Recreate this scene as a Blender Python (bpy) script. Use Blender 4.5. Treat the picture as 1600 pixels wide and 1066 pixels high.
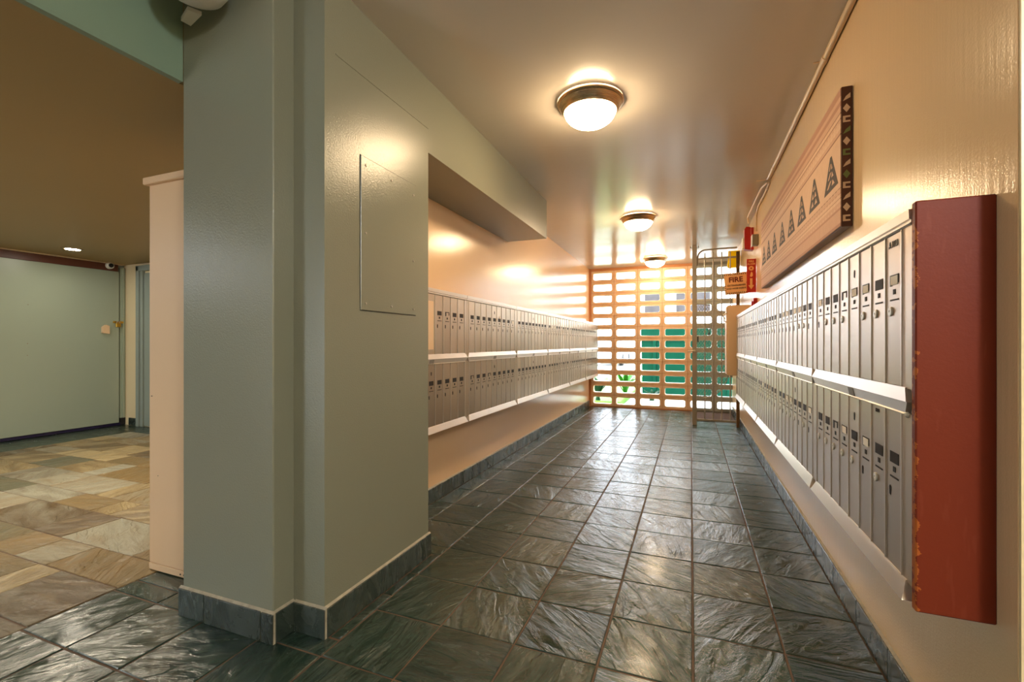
import bpy, bmesh, math, random
from mathutils import Vector, Matrix
random.seed(11)
PI = math.pi
S = bpy.context.scene
C = S.collection
for o in list(bpy.data.objects):
    bpy.data.objects.remove(o)

# ------------------------------------------------------------ camera, world, lights, exposure
cam = bpy.data.objects.new('camera', bpy.data.cameras.new('camera'))
C.objects.link(cam)
S.camera = cam
cam.data.sensor_width = 36.0
cam.data.lens = 715 / 1600 * 36.0
cam.data.shift_y = 4 / 1600
cam.data.clip_start = 0.02
cam.data.clip_end = 200
cam.location = (0, 0, 1.12)
cam.rotation_euler = (PI / 2, 0, math.atan(280 / 715))

S.view_settings.view_transform = 'Standard'
S.view_settings.look = 'None'
S.view_settings.gamma = 1.0
S.view_settings.use_curve_mapping = False
S.view_settings.exposure = 0.0

W = bpy.data.worlds.new('sky')
S.world = W
W.use_nodes = True
bg = W.node_tree.nodes['Background']
bg.inputs['Color'].default_value = (0.78, 0.89, 1.0, 1)
bg.inputs['Strength'].default_value = 14.0

sun = bpy.data.objects.new('sun', bpy.data.lights.new('sun', 'SUN'))
C.objects.link(sun)
sun.data.energy = 8.0
sun.data.color = (1.0, 0.95, 0.86)
sun.data.angle = math.radians(1.0)
sun.rotation_euler = (math.radians(28), math.radians(-18), 0)

LAMP_E = 88.0
WARM = (1.0, 0.66, 0.34)


def ceiling_area(x, y, z, sx, sy, e, col):
    d = bpy.data.lights.new('lamp_or_fill_light', 'AREA')
    d.shape = 'RECTANGLE'
    d.size, d.size_y = sx, sy
    d.energy = e
    d.color = col
    o = bpy.data.objects.new('lamp_or_fill_light', d)
    o.location = (x, y, z)
    C.objects.link(o)
    return o


# lobby luminaire out of view, and added fill lights that have no fixture
ceiling_area(-6.0, -1.5, 2.19, 1.2, 0.9, 62, (0.93, 0.97, 1.0))
ceiling_area(-4.3, 1.9, 2.19, 0.25, 0.25, 60, (1.0, 0.86, 0.66))  # added fill over the paving and sliding door, no fixture there
_pl = bpy.data.lights.new('lamp_or_fill_light', 'POINT')
_pl.energy = 140
_pl.shadow_soft_size = 0.15
_pl.color = (0.93, 0.98, 1.0)
_po = bpy.data.objects.new('lamp_or_fill_light', _pl)
_po.location = (1.45, -0.7, 2.3)   # added fill, stands in for daylight from the right of the camera
C.objects.link(_po)

# ------------------------------------------------------------ helpers


class MB:
    """collects vertices and faces; build() links them as one mesh object"""

    def __init__(self):
        self.v = []
        self.f = []

    def add(self, vs, fs):
        n = len(self.v)
        self.v += [tuple(p) for p in vs]
        self.f += [tuple(i + n for i in q) for q in fs]
        return self

    def box(self, x0, x1, y0, y1, z0, z1, bev=0.0):
        if bev > 0:
            bm = bmesh.new()
            bmesh.ops.create_cube(bm, size=1)
            for v in bm.verts:
                v.co = ((x0 + x1) / 2 + v.co.x * (x1 - x0), (y0 + y1) / 2 + v.co.y * (y1 - y0), (z0 + z1) / 2 + v.co.z * (z1 - z0))
            bmesh.ops.bevel(bm, geom=bm.edges[:], offset=bev, segments=1, affect='EDGES')
            bm.verts.index_update()
            self.add([v.co for v in bm.verts], [[v.index for v in f.verts] for f in bm.faces])
            bm.free()
            return self
        return self.add([(x0, y0, z0), (x1, y0, z0), (x1, y1, z0), (x0, y1, z0), (x0, y0, z1), (x1, y0, z1), (x1, y1, z1), (x0, y1, z1)],
                        [(3, 2, 1, 0), (4, 5, 6, 7), (0, 1, 5, 4), (1, 2, 6, 5), (2, 3, 7, 6), (3, 0, 4, 7)])

    def prism(self, pts, a, b, axis='z'):
        """polygon pts (counter clockwise) swept along an axis from a to b"""
        def P(p, t):
            return {'z': (p[0], p[1], t), 'y': (p[0], t, p[1]), 'x': (t, p[0], p[1])}[axis]
        n = len(pts)
        return self.add([P(p, a) for p in pts] + [P(p, b) for p in pts],
                        [tuple(range(n - 1, -1, -1)), tuple(range(n, 2 * n))] + [(i, (i + 1) % n, n + (i + 1) % n, n + i) for i in range(n)])

    def lathe(self, prof, c=(0, 0, 0), n=32, axis='z', cap=True):
        vs, fs = [], []
        for r, h in prof:
            for k in range(n):
                a = 2 * PI * k / n
                q = (r * math.cos(a), r * math.sin(a), h)
                if axis == 'y':
                    q = (q[0], h, q[1])
                if axis == 'x':
                    q = (h, q[0], q[1])
                vs.append((c[0] + q[0], c[1] + q[1], c[2] + q[2]))
        for j in range(len(prof) - 1):
            for k in range(n):
                fs.append((j * n + k, j * n + (k + 1) % n, (j + 1) * n + (k + 1) % n, (j + 1) * n + k))
        if cap:
            fs.append(tuple(range(n - 1, -1, -1)))
            fs.append(tuple(range((len(prof) - 1) * n, len(prof) * n)))
        return self.add(vs, fs)

    def tube(self, pts, r, n=8):
        pts = [Vector(p) for p in pts]
        rings = []
        up = None
        for i, p in enumerate(pts):
            d = (pts[min(i + 1, len(pts) - 1)] - pts[max(i - 1, 0)]).normalized()
            if up is None:
                up = Vector((0, 0, 1)) if abs(d.z) < 0.9 else Vector((1, 0, 0))
            s = d.cross(up).normalized()
            up = s.cross(d).normalized()
            rings.append([p + s * (r * math.cos(2 * PI * k / n)) + up * (r * math.sin(2 * PI * k / n)) for k in range(n)])
        fs = []
        for j in range(len(pts) - 1):
            for k in range(n):
                fs.append((j * n + k, j * n + (k + 1) % n, (j + 1) * n + (k + 1) % n, (j + 1) * n + k))
        fs.append(tuple(range(n)))
        fs.append(tuple(range((len(pts) - 1) * n + n - 1, (len(pts) - 1) * n - 1, -1)))
        return self.add([q for r_ in rings for q in r_], fs)

    def mesh(self, name, m, smooth=False):
        me = bpy.data.meshes.new(name)
        me.from_pydata(self.v, [], self.f)
        bm = bmesh.new()
        bm.from_mesh(me)
        bmesh.ops.recalc_face_normals(bm, faces=bm.faces)
        bm.to_mesh(me)
        bm.free()
        me.materials.append(m)
        if smooth:
            me.polygons.foreach_set('use_smooth', [True] * len(me.polygons))
            try:
                me.set_sharp_from_angle(angle=math.radians(40))
            except Exception:
                pass
        me.update()
        return me

    def build(self, name, m, parent=None, smooth=False, loc=None):
        return link(name, self.mesh(name, m, smooth), parent, loc)


def link(name, me, parent=None, loc=None):
    o = bpy.data.objects.new(name, me)
    C.objects.link(o)
    if parent is not None:
        o.parent = parent
    if loc is not None:
        o.location = loc
    return o


def thing(name, label, cat, loc=(0, 0, 0), rz=0.0, group=None):
    o = bpy.data.objects.new(name, None)
    C.objects.link(o)
    o.location = loc
    o.rotation_euler = (0, 0, rz)
    return tag(o, label, cat, group)


def tag(o, label, cat, group=None):
    o['label'] = label
    o['category'] = cat
    if group:
        o['group'] = group
    return o


def struct(o, label=None, cat=None):
    o['kind'] = 'structure'
    if label:
        o['label'] = label
    if cat:
        o['category'] = cat
    return o


def srgb(r, g, b):
    def f(c):
        c /= 255.0
        return c / 12.92 if c <= 0.04045 else ((c + 0.055) / 1.055) ** 2.4
    return (f(r), f(g), f(b), 1.0)


# ------------------------------------------------------------ materials


class NT:
    def __init__(self, name):
        self.m = bpy.data.materials.new(name)
        self.m.use_nodes = True
        self.t = self.m.node_tree
        self.n = self.t.nodes
        self.b = self.n['Principled BSDF']

    def node(self, kind, **kw):
        x = self.n.new(kind)
        for k, v in kw.items():
            setattr(x, k, v)
        return x

    def put(self, sock, v):
        if isinstance(v, bpy.types.NodeSocket):
            self.t.links.new(v, sock)
        else:
            sock.default_value = v
        return self

    def coords(self, kind='Object', scale=(1, 1, 1), loc=None, rot=(0, 0, 0)):
        tc = self.node('ShaderNodeTexCoord') if kind != 'World' else self.node('ShaderNodeNewGeometry')
        mp = self.node('ShaderNodeMapping')
        self.t.links.new(tc.outputs['Position' if kind == 'World' else kind], mp.inputs['Vector'])
        mp.inputs['Scale'].default_value = scale
        mp.inputs['Rotation'].default_value = rot
        if loc is not None:
            self.put(mp.inputs['Location'], loc)
        return mp.outputs['Vector']

    def noise(self, vec, scale, detail=4.0, rough=0.55, dist=0.0):
        x = self.node('ShaderNodeTexNoise')
        self.t.links.new(vec, x.inputs['Vector'])
        x.inputs['Scale'].default_value = scale
        x.inputs['Detail'].default_value = detail
        x.inputs['Roughness'].default_value = rough
        x.inputs['Distortion'].default_value = dist
        return x.outputs['Fac']

    def ramp(self, fac, stops, interp='LINEAR'):
        x = self.node('ShaderNodeValToRGB')
        self.t.links.new(fac, x.inputs['Fac'])
        r = x.color_ramp
        r.interpolation = interp
        while len(r.elements) < len(stops):
            r.elements.new(0.5)
        for e, (p, c) in zip(r.elements, stops):
            e.position = p
            e.color = c if len(c) == 4 else (*c, 1)
        return x.outputs['Color']

    def mix(self, fac, a, b, blend='MIX'):
        x = self.node('ShaderNodeMix', data_type='RGBA', blend_type=blend)
        self.put(x.inputs[0], fac)
        self.put(x.inputs[6], a)
        self.put(x.inputs[7], b)
        return x.outputs[2]

    def math(self, op, a, b=0.0, c=0.0):
        x = self.node('ShaderNodeMath', operation=op)
        self.put(x.inputs[0], a)
        self.put(x.inputs[1], b)
        self.put(x.inputs[2], c)
        return x.outputs[0]

    def rng(self, fac, lo, hi, a=0.0, b=1.0):
        x = self.node('ShaderNodeMapRange')
        self.put(x.inputs['Value'], fac)
        x.inputs['From Min'].default_value = a
        x.inputs['From Max'].default_value = b
        x.inputs['To Min'].default_value = lo
        x.inputs['To Max'].default_value = hi
        return x.outputs[0]

    def bump(self, h, strength, dist, prev=None):
        x = self.node('ShaderNodeBump')
        self.t.links.new(h, x.inputs['Height'])
        x.inputs['Strength'].default_value = strength
        x.inputs['Distance'].default_value = dist
        if prev is not None:
            self.t.links.new(prev, x.inputs['Normal'])
        return x.outputs['Normal']

    def out(self, color=None, rough=None, metal=None, normal=None, coat=None, coat_rough=None, spec=None):
        i = self.b.inputs
        for k, v in (('Base Color', color), ('Roughness', rough), ('Metallic', metal), ('Normal', normal), ('Coat Weight', coat), ('Coat Roughness', coat_rough), ('Specular IOR Level', spec)):
            if v is not None:
                self.put(i[k], v)
        return self.m


def plain(name, col, rough=0.5, metal=0.0, spec=0.5, var=0.06, scale=6.0, bump=0.0, bscale=120.0):
    t = NT(name)
    v = t.coords('World')
    n = t.noise(v, scale, 3)
    dark = tuple(c * (1 - var) for c in col[:3]) + (1,)
    light = tuple(min(1, c * (1 + var)) for c in col[:3]) + (1,)
    nm = t.bump(t.noise(v, bscale, 2), bump, 0.002) if bump else None
    return t.out(color=t.ramp(n, [(0.3, dark), (0.7, light)]), rough=t.rng(n, rough * 0.9, min(1, rough * 1.1)), metal=metal, normal=nm, spec=spec)


def paint(name, col, rough=0.28, var=0.05, peel=0.18, streak=None, wave=0.0):
    """semi gloss wall paint with roller texture"""
    t = NT(name)
    v = t.coords('World')
    big = t.noise(v, 1.1, 1, 0.4)
    fine = t.noise(v, 150, 2, 0.6)
    col_a = tuple(c * (1 - var) for c in col[:3]) + (1,)
    col_b = tuple(min(1, c * (1 + var)) for c in col[:3]) + (1,)
    nm = t.bump(fine, peel * 0.6, 0.0026)
    if streak:
        nm = t.bump(t.noise(t.coords('World', streak), 1.0, 3, 0.5), 0.12, 0.006, nm)
    if wave:
        nm = t.bump(t.noise(v, 2.2, 2, 0.4), wave, 0.02, nm)
    return t.out(color=t.mix(big, col_a, col_b), rough=rough, normal=nm, spec=0.5)


def slate(name, stops, grain=(1, 1, 1), rough=(0.14, 0.30), bump=0.6, contrast=0.35):
    """cleft stone; every tile takes its own tint and grain from the object's random number"""
    t = NT(name)
    oi = t.node('ShaderNodeObjectInfo')
    rnd = oi.outputs['Random']
    ofs = t.node('ShaderNodeCombineXYZ')
    for k, mlt in enumerate((37.0, 91.0, 17.0)):
        t.put(ofs.inputs[k], t.math('MULTIPLY', rnd, mlt))
    rot = t.node('ShaderNodeVectorRotate', rotation_type='Z_AXIS')
    t.t.links.new(t.coords('Object', grain, ofs.outputs[0]), rot.inputs['Vector'])
    t.put(rot.inputs['Angle'], t.math('MULTIPLY', rnd, 40.0))
    v = rot.outputs[0]
    st = t.node('ShaderNodeMapping')
    t.t.links.new(v, st.inputs['Vector'])
    st.inputs['Scale'].default_value = (1.0, 3.4, 1.0)
    v2 = st.outputs[0]
    a = t.noise(v2, 4.5, 7, 0.62, 1.1)
    b = t.noise(v2, 2.2, 3, 0.5, 0.6)
    c = t.noise(v, 60, 4, 0.6)
    hue = t.math('ADD', t.math('MULTIPLY', rnd, 0.8), t.math('MULTIPLY', b, 0.25))
    base = t.ramp(hue, stops)
    base = t.mix(t.rng(a, 0.0, contrast, 0.35, 0.75), base, t.mix(0.5, base, (0.22, 0.24, 0.20, 1)))
    base = t.mix(t.rng(c, 0.0, 0.5, 0.45, 0.8), base, t.mix(0.5, base, (0, 0, 0, 1)))
    layers = t.node('ShaderNodeTexWave', wave_type='BANDS', bands_direction='Y')
    t.t.links.new(v, layers.inputs['Vector'])
    layers.inputs['Scale'].default_value = 2.6
    layers.inputs['Distortion'].default_value = 9.0
    layers.inputs['Detail'].default_value = 3.0
    layers.inputs['Detail Scale'].default_value = 1.6
    # terraces: cleft layers ending in crisp little ledges
    hh = t.math('MULTIPLY', t.noise(v2, 1.7, 4, 0.5, 0.8), 7.0)
    fr_ = t.math('FRACT', hh)
    ter = t.math('ADD', t.math('FLOOR', hh), t.rng(fr_, 0.0, 1.0, 0.80, 1.0))
    nm = t.bump(ter, bump, 0.0035)
    nm = t.bump(layers.outputs['Fac'], bump * 0.4, 0.009, nm)
    nm = t.bump(a, bump, 0.016, nm)
    nm = t.bump(c, bump * 0.35, 0.003, nm)
    return t.out(color=base, rough=t.rng(a, rough[0], rough[1], 0.3, 0.7), normal=nm, spec=0.55, coat=0.15, coat_rough=0.14)


def metal_brushed(name, col, rough=0.32, vert=True):
    t = NT(name)
    sc = (500, 500, 3) if vert else (3, 3, 500)
    n = t.noise(t.coords('Object', sc), 1.0, 3, 0.6)
    big = t.noise(t.coords('World'), 2.5, 3)
    oi = t.node('ShaderNodeObjectInfo').outputs['Random']
    c0 = t.ramp(t.math('ADD', t.math('MULTIPLY', n, 0.5), t.math('MULTIPLY', oi, 0.5)), [(0.25, tuple(x * 0.86 for x in col[:3])), (0.75, tuple(min(1, x * 1.10) for x in col[:3]))])
    return t.out(color=c0, rough=t.rng(n, rough * 0.8, rough * 1.3), metal=0.85, normal=t.bump(n, 0.12, 0.0006), spec=0.5)


def emission(name, col, strength):
    t = NT(name)
    t.put(t.b.inputs['Base Color'], (0.9, 0.88, 0.8, 1))
    t.put(t.b.inputs['Emission Color'], (*col, 1))
    t.put(t.b.inputs['Emission Strength'], strength)
    return t.m


M = {}
M['peach'] = paint('peach paint', srgb(227, 190, 148), 0.19, streak=(60, 60, 3))
M['peach_right'] = paint('peach paint right', srgb(227, 194, 150), 0.20, peel=0.34, streak=(60, 60, 3))
M['cream'] = paint('cream paint', srgb(226, 206, 164), 0.35)
M['ceiling'] = paint('ceiling paint', srgb(208, 199, 186), 0.17, streak=(1.2, 26, 26), wave=0.25)
M['sage'] = paint('sage green paint', srgb(130, 131, 114), 0.25, peel=0.55)
M['teal'] = paint('teal green paint', srgb(126, 148, 130), 0.3)
M['tan_ceiling'] = paint('tan ceiling paint', srgb(160, 132, 82), 0.45)
M['sage_door'] = paint('door grey green paint', srgb(158, 168, 148), 0.33)
M['grey_green'] = paint('grey green trim paint', srgb(140, 150, 140), 0.35)
M['red'] = paint('oxide red paint', srgb(140, 58, 34), 0.38)
_r = NT('oxide red paint, worn')
_s = _r.node('ShaderNodeSeparateXYZ')
_g = _r.node('ShaderNodeNewGeometry').outputs['Position']
_r.t.links.new(_g, _s.inputs[0])
_v = _r.coords('World')
_n = _r.noise(_v, 26, 4, 0.65)
_low = _r.rng(_s.outputs['Z'], 0.10, 0.0, 0.5, 1.0)
_edge = _r.rng(_s.outputs['X'], 0.34, 0.0, 0.478, 0.50)
_chip = _r.math('GREATER_THAN', _r.math('ADD', _n, _r.math('ADD', _edge, _low)), 0.86)
_sc = _r.noise(_r.coords('World', (40, 40, 7), None, (0, 0.6, 0)), 1.0, 2)
_col = _r.mix(_r.rng(_sc, 0.0, 0.25, 0.66, 0.72), srgb(112, 42, 22), srgb(128, 60, 40))
_col = _r.mix(_chip, _col, srgb(160, 86, 36))
M['red'] = _r.out(color=_col, spec=0.2, rough=0.5, normal=_r.bump(_r.noise(_v, 120, 2), 0.2, 0.0015))
M['beige'] = paint('beige enamel', srgb(224, 190, 150), 0.38)
M['header'] = paint('red brown timber paint', srgb(96, 52, 34), 0.4, var=0.3)
M['black'] = plain('black plastic', srgb(22, 20, 24), 0.4)
M['purple'] = plain('dark purple rail', srgb(32, 24, 58), 0.4)
M['slate'] = slate('green slate', [(0.12, srgb(18, 42, 34)), (0.45, srgb(28, 52, 42)), (0.7, srgb(34, 56, 46)), (0.98, srgb(46, 58, 46))])
M['slate_base'] = slate('slate skirting', [(0.2, srgb(34, 44, 38)), (0.6, srgb(46, 58, 52)), (0.9, srgb(58, 68, 66))], rough=(0.18, 0.34), bump=0.35)
M['paver'] = slate('quartzite', [(0.12, srgb(100, 102, 82)), (0.28, srgb(132, 110, 72)), (0.40, srgb(190, 170, 126)), (0.54, srgb(94, 72, 42)), (0.68, srgb(164, 160, 140)), (0.82, srgb(138, 112, 68)), (0.98, srgb(112, 102, 72))], grain=(1, 1, 1), rough=(0.3, 0.5), bump=1.0, contrast=0.0)
M['grout'] = plain('brown grout', srgb(98, 74, 54), 0.75, var=0.3, scale=14)
M['grout_pale'] = plain('pale cement', srgb(166, 156, 136), 0.8, var=0.2, scale=30)
M['alu'] = metal_brushed('brushed aluminium', srgb(180, 164, 144), 0.34)
M['alu_bright'] = plain('bright aluminium', srgb(210, 200, 188), 0.34, metal=0.75, var=0.03)
M['nickel'] = metal_brushed('brushed nickel', srgb(196, 168, 132), 0.25, False)
M['steel'] = plain('galvanised steel', srgb(166, 158, 144), 0.45, metal=0.35)
M['rust'] = plain('rusty steel', srgb(110, 82, 50), 0.6, metal=0.3, var=0.3, scale=20)
M['brass'] = plain('brass', srgb(190, 150, 62), 0.3, metal=0.9)
M['dark'] = plain('dark opening', srgb(26, 19, 16), 0.7, var=0.3, scale=90)
M['paper'] = plain('label paper', srgb(236, 228, 212), 0.7)
M['lockface'] = plain('lock face', srgb(206, 200, 186), 0.4, metal=0.4)
M['grey_label'] = plain('grey label', srgb(128, 122, 114), 0.5)
M['white'] = plain('white plastic', srgb(222, 218, 206), 0.4)
M['red_plastic'] = plain('red plastic', srgb(172, 22, 20), 0.35)
M['sign_red'] = plain('red sign', srgb(196, 38, 18), 0.4)
M['sign_peach'] = plain('peach sign', srgb(246, 190, 128), 0.5)
M['sign_cream'] = plain('cream sign print', srgb(250, 190, 120), 0.5)
M['sign_text'] = plain('dark red sign print', srgb(116, 34, 14), 0.5)
M['sign_hazard'] = plain('brown hazard print', srgb(96, 62, 36), 0.5)
M['yellow'] = plain('yellow plastic', srgb(255, 232, 30), 0.4)
_t = M['yellow'].node_tree
_tr = _t.nodes.new('ShaderNodeBsdfTranslucent')
_tr.inputs['Color'].default_value = srgb(255, 230, 20)
_mx = _t.nodes.new('ShaderNodeMixShader')
_mx.inputs[0].default_value = 0.55
_t.links.new(_t.nodes['Principled BSDF'].outputs[0], _mx.inputs[1])
_t.links.new(_tr.outputs[0], _mx.inputs[2])
_t.links.new(_mx.outputs[0], _t.nodes['Material Output'].inputs['Surface'])
M['conduit'] = paint('conduit paint', srgb(216, 188, 150), 0.35)
M['grey_box'] = plain('grey box paint', srgb(150, 138, 116), 0.45)
M['mat_brown'] = plain('door mat', srgb(84, 66, 58), 0.9, bump=0.6, bscale=500, var=0.25, scale=60)
M['concrete'] = plain('pale concrete', srgb(206, 204, 198), 0.8, var=0.1)
M['asphalt'] = plain('pale paving', srgb(196, 194, 186), 0.85, var=0.12)  # even pale colour of the paving itself
M['grass'] = plain('lawn', srgb(76, 120, 16), 0.8, var=0.3, scale=12)
M['leaf'] = plain('leaf green', srgb(36, 92, 20), 0.45, var=0.35, scale=9, spec=0.08)
M['leaf_dark'] = plain('dark leaf', srgb(14, 46, 24), 0.45, var=0.3, scale=9, spec=0.08)
M['bin_green'] = plain('green bin plastic', srgb(1, 50, 36), 0.45, var=0.08, spec=0.08)
M['bin_lid'] = plain('green bin lid', srgb(1, 42, 32), 0.4, var=0.08, spec=0.08)
M['bldg'] = plain('white render', srgb(236, 234, 228), 0.8, var=0.03)
M['pane'] = plain('grey window', srgb(58, 54, 54), 0.6, var=0.2, scale=2, spec=0.08)
M['car_paint'] = plain('silver car paint', srgb(190, 194, 204), 0.25, metal=0.4)
M['glass_dark'] = plain('car glass', srgb(70, 76, 88), 0.1)
M['rubber'] = plain('rubber', srgb(28, 28, 30), 0.7)
M['dome'] = emission('lit lamp glass', (1.0, 0.73, 0.43), LAMP_E)
M['led'] = emission('lit downlight', (1.0, 0.93, 0.78), 140.0)

# breeze block paint: peach up to the gate post, a grey coat beyond it
t = NT('block paint')
v = t.coords('World')
sx = t.node('ShaderNodeSeparateXYZ')
t.t.links.new(t.node('ShaderNodeNewGeometry').outputs['Position'], sx.inputs[0])
edge = t.math('GREATER_THAN', sx.outputs['X'], 0.045)
nz = t.noise(v, 7, 4)
pc = t.ramp(nz, [(0.3, srgb(216, 182, 146)), (0.7, srgb(232, 198, 164))])
gc = t.ramp(nz, [(0.3, srgb(150, 152, 146)), (0.7, srgb(168, 170, 162))])
M['block'] = t.out(color=t.mix(edge, pc, gc), rough=0.42, normal=t.bump(t.noise(v, 90, 3), 0.3, 0.002))
t = NT('block mortar')
sx = t.node('ShaderNodeSeparateXYZ')
t.t.links.new(t.node('ShaderNodeNewGeometry').outputs['Position'], sx.inputs[0])
edge = t.math('GREATER_THAN', sx.outputs['X'], 0.045)
M['mortar'] = t.out(color=t.mix(edge, srgb(196, 132, 84), srgb(128, 130, 126)), rough=0.6)

# printed cloth of the wall hanging: horizontal bands and rows of dots (u along the cloth, v up)
t = NT('printed bark cloth')
sx = t.node('ShaderNodeSeparateXYZ')
t.t.links.new(t.coords('Object'), sx.inputs[0])
u, vv = sx.outputs['X'], sx.outputs['Z']
tan, brn, pal, lin = srgb(208, 166, 136), srgb(182, 136, 110), srgb(220, 184, 152), srgb(140, 100, 80)
H = 0.58
bands = [(0.0, brn), (0.03, tan), (0.125, brn), (0.14, tan), (0.18, pal), (0.205, lin), (0.21, pal), (0.235, brn), (0.245, tan), (0.275, lin), (0.285, pal),
         (0.335, pal), (0.64, pal), (0.66, lin), (0.67, tan), (0.70, pal), (0.745, tan), (0.77, lin), (0.78, pal), (0.81, lin), (0.82, tan), (0.865, brn), (0.90, tan), (0.935, brn)]
col = t.ramp(t.math('DIVIDE', vv, H), bands[:24], 'CONSTANT')
gx = t.math('ABSOLUTE', t.math('SUBTRACT', t.math('FRACT', t.math('MULTIPLY', u, 22.0)), 0.5))
gz = t.math('ABSOLUTE', t.math('SUBTRACT', t.math('FRACT', t.math('MULTIPLY', vv, 40.0)), 0.5))
dia = t.math('LESS_THAN', t.math('ADD', gx, gz), 0.32)
zone = t.math('MAXIMUM', t.math('MULTIPLY', t.math('GREATER_THAN', vv, 0.4), t.math('LESS_THAN', vv, 0.47)),
              t.math('MULTIPLY', t.math('GREATER_THAN', vv, 0.085), t.math('LESS_THAN', vv, 0.165)))
col = t.mix(t.math('MULTIPLY', t.math('MULTIPLY', dia, zone), 0.4), col, srgb(232, 200, 168))
col = t.mix(t.rng(t.noise(t.coords('Object'), 30, 4), 0.0, 0.25), col, srgb(150, 108, 84))
M['cloth'] = t.out(color=col, rough=0.75, normal=t.bump(t.noise(t.coords('Object', (300, 300, 300)), 1.0, 2), 0.2, 0.001))
M['cloth_dark'] = plain('charcoal print', srgb(78, 70, 66), 0.8, var=0.3, scale=40)
M['cloth_tan'] = plain('tan print', srgb(206, 168, 138), 0.8)
M['frame_brown'] = plain('dark brown frame', srgb(84, 42, 24), 0.45, var=0.25, scale=12)
M['print_cream'] = plain('cream print', srgb(222, 190, 150), 0.7)
M['print_green'] = plain('green print', srgb(120, 132, 70), 0.7)

# ------------------------------------------------------------ dimensions
XL, XR = -1.705, 0.62          # side walls of the passage
ZC, ZB = 2.49, 2.206           # passage ceiling, lobby ceiling
YB = 8.15                      # open block wall
XP0, XP1, XP2 = -1.96, -1.456, -1.30   # pillar and chase faces
YP0, YP1, YP2 = 1.268, 1.362, 2.10
XS = -2.445                    # border of slate and stone paving
XD, YN = -7.33, 3.95           # lobby: sliding door wall, far wall
YF = -3.4                      # front of the building, behind the camera
G = 0.3108                     # slate tile pitch
GX0, GY0 = 0.0056, 2.522

# ------------------------------------------------------------ shell
floor = struct(MB().box(XS, 2.4, YF, YB + 0.25, -0.30, -0.004).build('floor', M['grout']))
floor2 = struct(MB().box(XD - 0.2, XS, YF, YN + 0.2, -0.30, -0.004).build('floor', M['grout']))


def zc(y):
    return 2.532 - (y - 1.3) * 0.0116


ceil = struct(MB().prism([(YF, zc(YF)), (YB + 0.15, zc(YB + 0.15)), (YB + 0.15, 2.9), (YF, 2.9)], XP0, 2.4, 'x').build('ceiling', M['ceiling']))
ceil2 = struct(MB().box(XD - 0.2, XP0 - 0.03, YF, YN + 0.2, ZB, 2.9).build('ceiling', M['tan_ceiling']))
struct(MB().box(XP0 - 0.029, XP0, YF, YP0, ZB - 0.002, 2.62).build('trim_1', M['teal']))
wl = struct(MB().box(XL - 0.25, XL, YP2, YB + 0.1, -0.1, 2.60).build('wall_left', M['peach']))
wr = struct(MB().box(XR, XR + 0.25, 1.245, YB + 0.1, -0.1, 2.60).build('wall_right', M['peach_right']))
struct(MB().box(XR + 0.25, 2.3, 1.245, 1.45, -0.1, 2.60).build('wall_bay', M['cream']))
struct(MB().box(XR + 0.002, XR + 0.251, 1.238, 1.2455, 0.0, 2.55).build('trim_6', M['cream']))
struct(MB().box(2.2, 2.4, -2.0, 1.3, -0.1, 2.60).build('wall_bay', M['cream']))
struct(MB().box(XR, 2.3, -2.2, -2.0, -0.1, 2.60).build('wall_bay', M['cream']))
struct(MB().box(XR, XR + 0.2, YF, -2.0, -0.1, 2.60).build('wall_bay', M['cream']))
# pillar, chase behind it and the beam over the left hand mailboxes
pil = struct(MB().box(XP0, XP1, YP0, YP2, -0.1, 2.60, 0.004).build('wall_pillar', M['sage']))
cha = struct(MB().box(XP1 - 0.05, XP2, YP1, YP2, -0.1, 2.60).build('wall_chase', M['sage']))
beam = struct(MB().box(XL - 0.01, XP2, YP2, 4.24, 2.135, 2.60).build('trim_2', M['sage']))
MB().prism([(0, 0), (0.68, 0.004), (0.68, 0.008), (0, 0.004)], 0, 0.003, 'x').build('seam_strip', M['sage'], cha, loc=(XP2 - 0.001, 1.42, 2.255))
ap = MB().box(-0.002, 0.005, 0, 0.415, 0, 0.655, 0.002).build('access_panel', M['sage'], cha, loc=(XP2, 1.563, 1.262))
MB().box(-0.001, 0.0012, -0.0016, 0.4166, -0.0022, 0.657).build('panel_gap', M['dark'], cha, loc=(XP2, 1.563, 1.262))
for (y, z) in ((0.03, 0.03), (0.21, 0.03), (0.39, 0.03), (0.03, 0.33), (0.39, 0.27), (0.03, 0.62), (0.21, 0.615), (0.39, 0.60)):
    MB().lathe([(0.0055, 0.0), (0.0045, 0.003), (0.001, 0.0035)], n=8, axis='x').build('screw', M['steel'], ap, loc=(0.005, y, z))
# lobby walls
w = struct(MB().box(XD - 0.2, XD, YF, YN + 0.2, -0.1, ZB + 0.02).build('wall_lobby', M['grey_green']))
wn = struct(MB().box(XD, XP0, YN, YN + 0.2, -0.1, ZB + 0.02).build('wall_lobby', M['cream']))
struct(MB().box(XP0 - 0.0, XL - 0.2, YP2, YN + 0.2, -0.1, 2.6).build('wall_lobby', M['cream']))
# front of the building with the open entrance (behind the camera)
fr = MB()
fr.box(XD - 0.2, -4.9, YF - 0.2, YF, -0.1, 2.8)
fr.box(-3.9, XR + 0.2, YF - 0.2, YF, -0.1, 2.8)
fr.box(-4.9, -3.9, YF - 0.2, YF, 2.1, 2.8)
struct(fr.build('wall_front', M['cream']))

# ------------------------------------------------------------ floor tiles


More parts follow.
